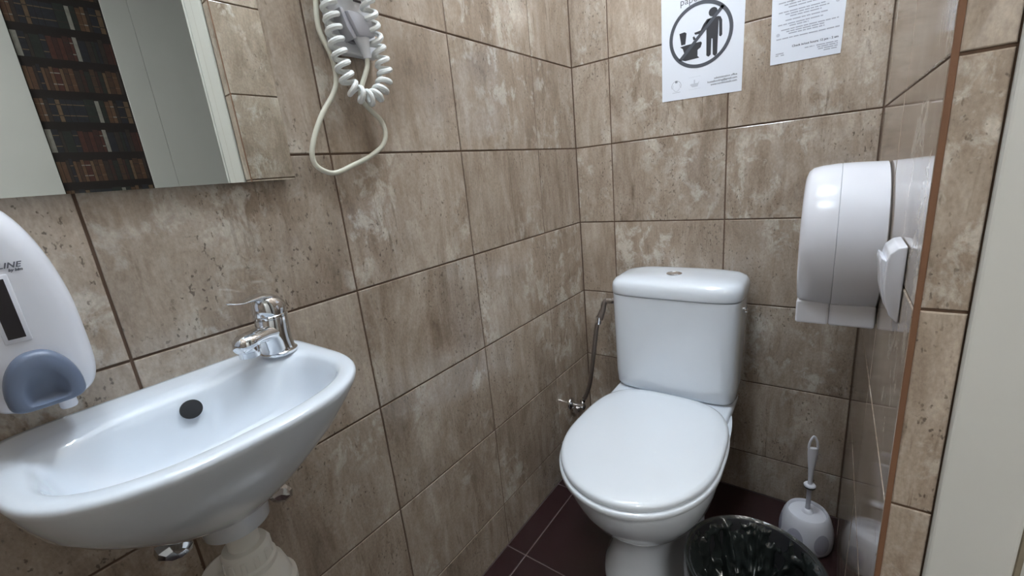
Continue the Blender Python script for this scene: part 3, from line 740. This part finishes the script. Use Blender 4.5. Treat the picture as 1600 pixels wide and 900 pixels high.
for ix, iz, ir in ((.694, 1.4375, .004), (.690, 1.389, .0042), (.575, 1.3435, .004), (.6, 1.412, .003)):
    flat('printed_icon', [disc(ix, iz, ir, 10)], PY - .0003, m_ink4, n2)
text('lettering', 'Check in/out hours: 12 pm - 2 am', 0.0066, (.6965, PY - .0003, 1.3105), XD, ZD, m_ink2, n2, align='RIGHT', bold=0.0002)
P = []
for x0, x1, z_ in ((.632, .651, 1.302), (.655, .696, 1.302), (.657, .696, 1.2975), (.659, .696, 1.293), (.670, .695, 1.2885), (.572, .59, 1.3000), (.572, .578, 1.296), (.583, .590, 1.2955)): P += words(x0, x1, z_, .0022, None)
flat('printed_lines', P, PY - .0003, m_ink3, n2)['kind'] = 'stuff'
adopt(n2)

# ------------------------------------------------------------------ toilet brush and its holder
bx0, by0 = 0.7205, -0.135
prof = [(0.056, 0.0), (0.0605, 0.002), (0.0628, 0.010), (0.0636, 0.026), (0.0630, 0.045), (0.0602, 0.066), (0.0555, 0.084), (0.0510, 0.095), (0.0480, 0.1005), (0.0462, 0.1018), (0.0447, 0.100), (0.0437, 0.0915), (0.030, 0.0895)]
bh = thing('brush_holder', 'white dome-shaped toilet brush holder with grey ovals', 'brush holder', (bx0, by0, 0))
lathe('shell', prof, (bx0, by0, 0), m_brush, bh, n=56, cap1=True, ang=60)
def prof_r(z):
    for (r0, z0), (r1, z1) in zip(prof[:9], prof[1:10]):
        if z0 <= z <= z1: return r0 + (r1 - r0) * (z - z0) / max(1e-6, z1 - z0)
    return prof[0][0]
for k in range(6):
    th = math.radians(-120 + 60 * k + 8)
    bm = bmesh.new(); rings_ = []
    cz_ = 0.043
    ctr = bm.verts.new((bx0 + (prof_r(cz_) + .0007) * math.cos(th), by0 + (prof_r(cz_) + .0007) * math.sin(th), cz_))
    prev = None
    for q in (0.35, 0.7, 1.0):
        cur = []
        for i in range(24):
            t = 2 * PI * i / 24
            z = cz_ + .030 * q * math.sin(t); dth = .33 * q * math.cos(t)
            r = prof_r(z) + (.0007 if q < 1 else .0001)
            cur.append(bm.verts.new((bx0 + r * math.cos(th + dth), by0 + r * math.sin(th + dth), z)))
        for i in range(24):
            j = (i + 1) % 24
            if prev is None: bm.faces.new((ctr, cur[i], cur[j]))
            else: bm.faces.new((prev[i], cur[i], cur[j], prev[j]))
        prev = cur
    from_bm('oval_inset', bm, m_oval, bh)
adopt(bh)
br = thing('toilet_brush', 'white toilet brush handle standing up out of the domed holder', 'brush', (bx0, by0, 0.02))
lathe('brush_head', [(0.01, 0.012), (0.026, 0.016), (0.028, 0.07), (0.02, 0.08), (0.006, 0.085)], (bx0, by0, 0), m_brush, br, n=24)
lathe('splash_disc', [(0.0415, 0.0925), (0.0418, 0.0945), (0.026, 0.0972), (0.014, 0.0985), (0.0115, 0.105), (0.008, 0.108), (0.006, 0.1085)], (bx0, by0, 0), m_brush, br, n=40)
lathe('rod', [(0.0058, 0.09), (0.0056, 0.19)], (bx0, by0, 0), m_rod, br, n=20)
lathe('collar', [(0.006, 0.180), (0.0135, 0.182), (0.0142, 0.185), (0.012, 0.188), (0.006, 0.189)], (bx0, by0, 0), m_brush, br, n=28)
lathe('collar_gasket', [(0.006, 0.1775), (0.0135, 0.1785), (0.0138, 0.1815), (0.006, 0.1818)], (bx0, by0, 0), m_rubber, br, n=28)
# flattened grip with an eyelet at the top, turned toward the room
gu = Vector((0.93, 0.36, 0)); gn = Vector((-0.36, 0.93, 0))
rg = []
for z, a_, b_ in ((.186, .0052, .0050), (.21, .0056, .0050), (.235, .0072, .0050), (.262, .0105, .0052), (.285, .0122, .0052), (.297, .0124, .0050), (.3005, .0122, .0046)):
    rg.append([Vector((bx0, by0, z)) + gu * a_ * math.cos(2 * PI * i / 24) + gn * b_ * math.sin(2 * PI * i / 24) for i in range(24)])
gp = ring_loft('grip', rg, m_brush, br, ang=50)
hook = [Vector((bx0, by0, 0)) + gu * u + Vector((0, 0, z)) for u, z in ((-.0100, .299), (-.0098, .309), (-.0075, .321), (-.0035, .331), (0, .335), (.0035, .331), (.0075, .321), (.0098, .309), (.0100, .299))]
tube('hanging_loop', hook, 0.0030, m_brush, br, n=10, k=5)
adopt(br)

# ------------------------------------------------------------------ waste bin with black liner
kx, ky, kz, kr = 0.640, -0.560, 0.270, 0.128
bn = thing('waste_bin', 'round black waste bin beside the toilet', 'bin', (kx, ky, 0))
lathe('bin_body', [(0.0005, 0.0005), (0.096, 0.0005), (0.101, 0.004), (0.121, kz - .012), (0.1245, kz - .010), (0.1245, kz - .001), (0.120, kz - .001), (0.117, kz - .012), (0.099, 0.010), (0.0005, 0.008)], (kx, ky, 0), m_bin, bn, n=56, cap0=False, cap1=False)
adopt(bn)
random.seed(5)
NA = 200
ph = [random.uniform(0, 2 * PI) for _ in range(12)]
NA = 260
ridges = [(random.uniform(0, 2 * PI), random.uniform(.025, .085), random.uniform(.5, 1.3) * random.choice((1, 1, -.8)), random.uniform(-1.2, 1.2)) for _ in range(46)]
def fold(a, d):
    """irregular creases of the bag running down from the rim"""
    f = 0
    for a0, w_, h_, sl in ridges:
        da = (a - a0 - sl * d + PI) % (2 * PI) - PI
        f += h_ * max(0, 1 - abs(da) / (w_ * 1.6)) ** 1.3
    return f - .35
prof_b = [(0.1275, kz - .105, .25), (0.1300, kz - .07, .25), (0.1315, kz - .035, .22), (0.1305, kz - .008, .12), (0.1290, kz + .0015, .05), (0.1262, kz + .0035, .04), (0.1225, kz + .0005, .06), (0.1175, kz - .012, .18), (0.1125, kz - .032, .40), (0.107, kz - .058, .6), (0.100, kz - .088, .8), (0.090, kz - .115, .9), (0.074, kz - .140, .95), (0.052, kz - .158, .8), (0.026, kz - .168, .5)]
SUB = 5
pb2 = []
for (r0, z0, m0), (r1, z1, m1) in zip(prof_b[:-1], prof_b[1:]):
    for q in range(SUB):
        t = q / SUB; pb2.append((r0 + (r1 - r0) * t, z0 + (z1 - z0) * t, m0 + (m1 - m0) * t))
pb2.append(prof_b[-1]); prof_b = pb2
vs, fs = [], []
for kk, (r, z, am) in enumerate(prof_b):
    k = kk / SUB
    for i in range(NA):
        a = 2 * PI * i / NA
        f = fold(a, k * .02) * am
        rr_ = r - .015 * f * (1 if k > 5 else .25)
        zz = z + .003 * f * (1 if k > 5 else .25)
        if kk < 3: zz += .010 * math.sin(3 * a + ph[7]) + .006 * math.sin(7 * a + ph[8])
        inn = min(1, max(0, k - 6.0) / 1.2)
        # crumpled film: sharp-edged dents a centimetre or two across
        q = Vector((r * math.cos(a) * 42, r * math.sin(a) * 42, z * 26))
        cr1 = 1 - 2.2 * abs(mnoise.noise(q)); cr2 = 1 - 2.2 * abs(mnoise.noise(q * 2.1 + Vector((7, 3, 1))))
        rr_ -= (.0075 * cr1 + .0032 * cr2 - .004) * inn
        zz += (.0040 * cr1 + .0018 * cr2 - .002) * inn
        if k <= 3.2: rr_ = max(rr_, 0.1262)
        if 4.6 < k <= 7.4: rr_ = min(rr_, 0.1275)
        lob = max(0, math.cos(a - math.radians(-20))) ** 3      # slack lobe of the bag on the right-hand front
        rr_ -= .024 * lob * min(1, max(0, k - 6) / 3); zz += .024 * lob * min(1, max(0, k - 6) / 3)
        vs.append((kx + rr_ * math.cos(a), ky + rr_ * math.sin(a), zz))
for k in range(len(prof_b) - 1):
    for i in range(NA):
        j = (i + 1) % NA
        fs.append((k * NA + i, k * NA + j, (k + 1) * NA + j, (k + 1) * NA + i))
vs.append((kx, ky, kz - .17)); c_ = len(vs) - 1
for i in range(NA): fs.append(((len(prof_b) - 1) * NA + i, (len(prof_b) - 1) * NA + (i + 1) % NA, c_))
me = bpy.data.meshes.new('bin_liner'); me.from_pydata(vs, [], fs)
bl = finish('bin_liner', me, m_bag, None, True, 70)
tag(bl, 'crumpled shiny black bag lining the waste bin', 'bin bag')
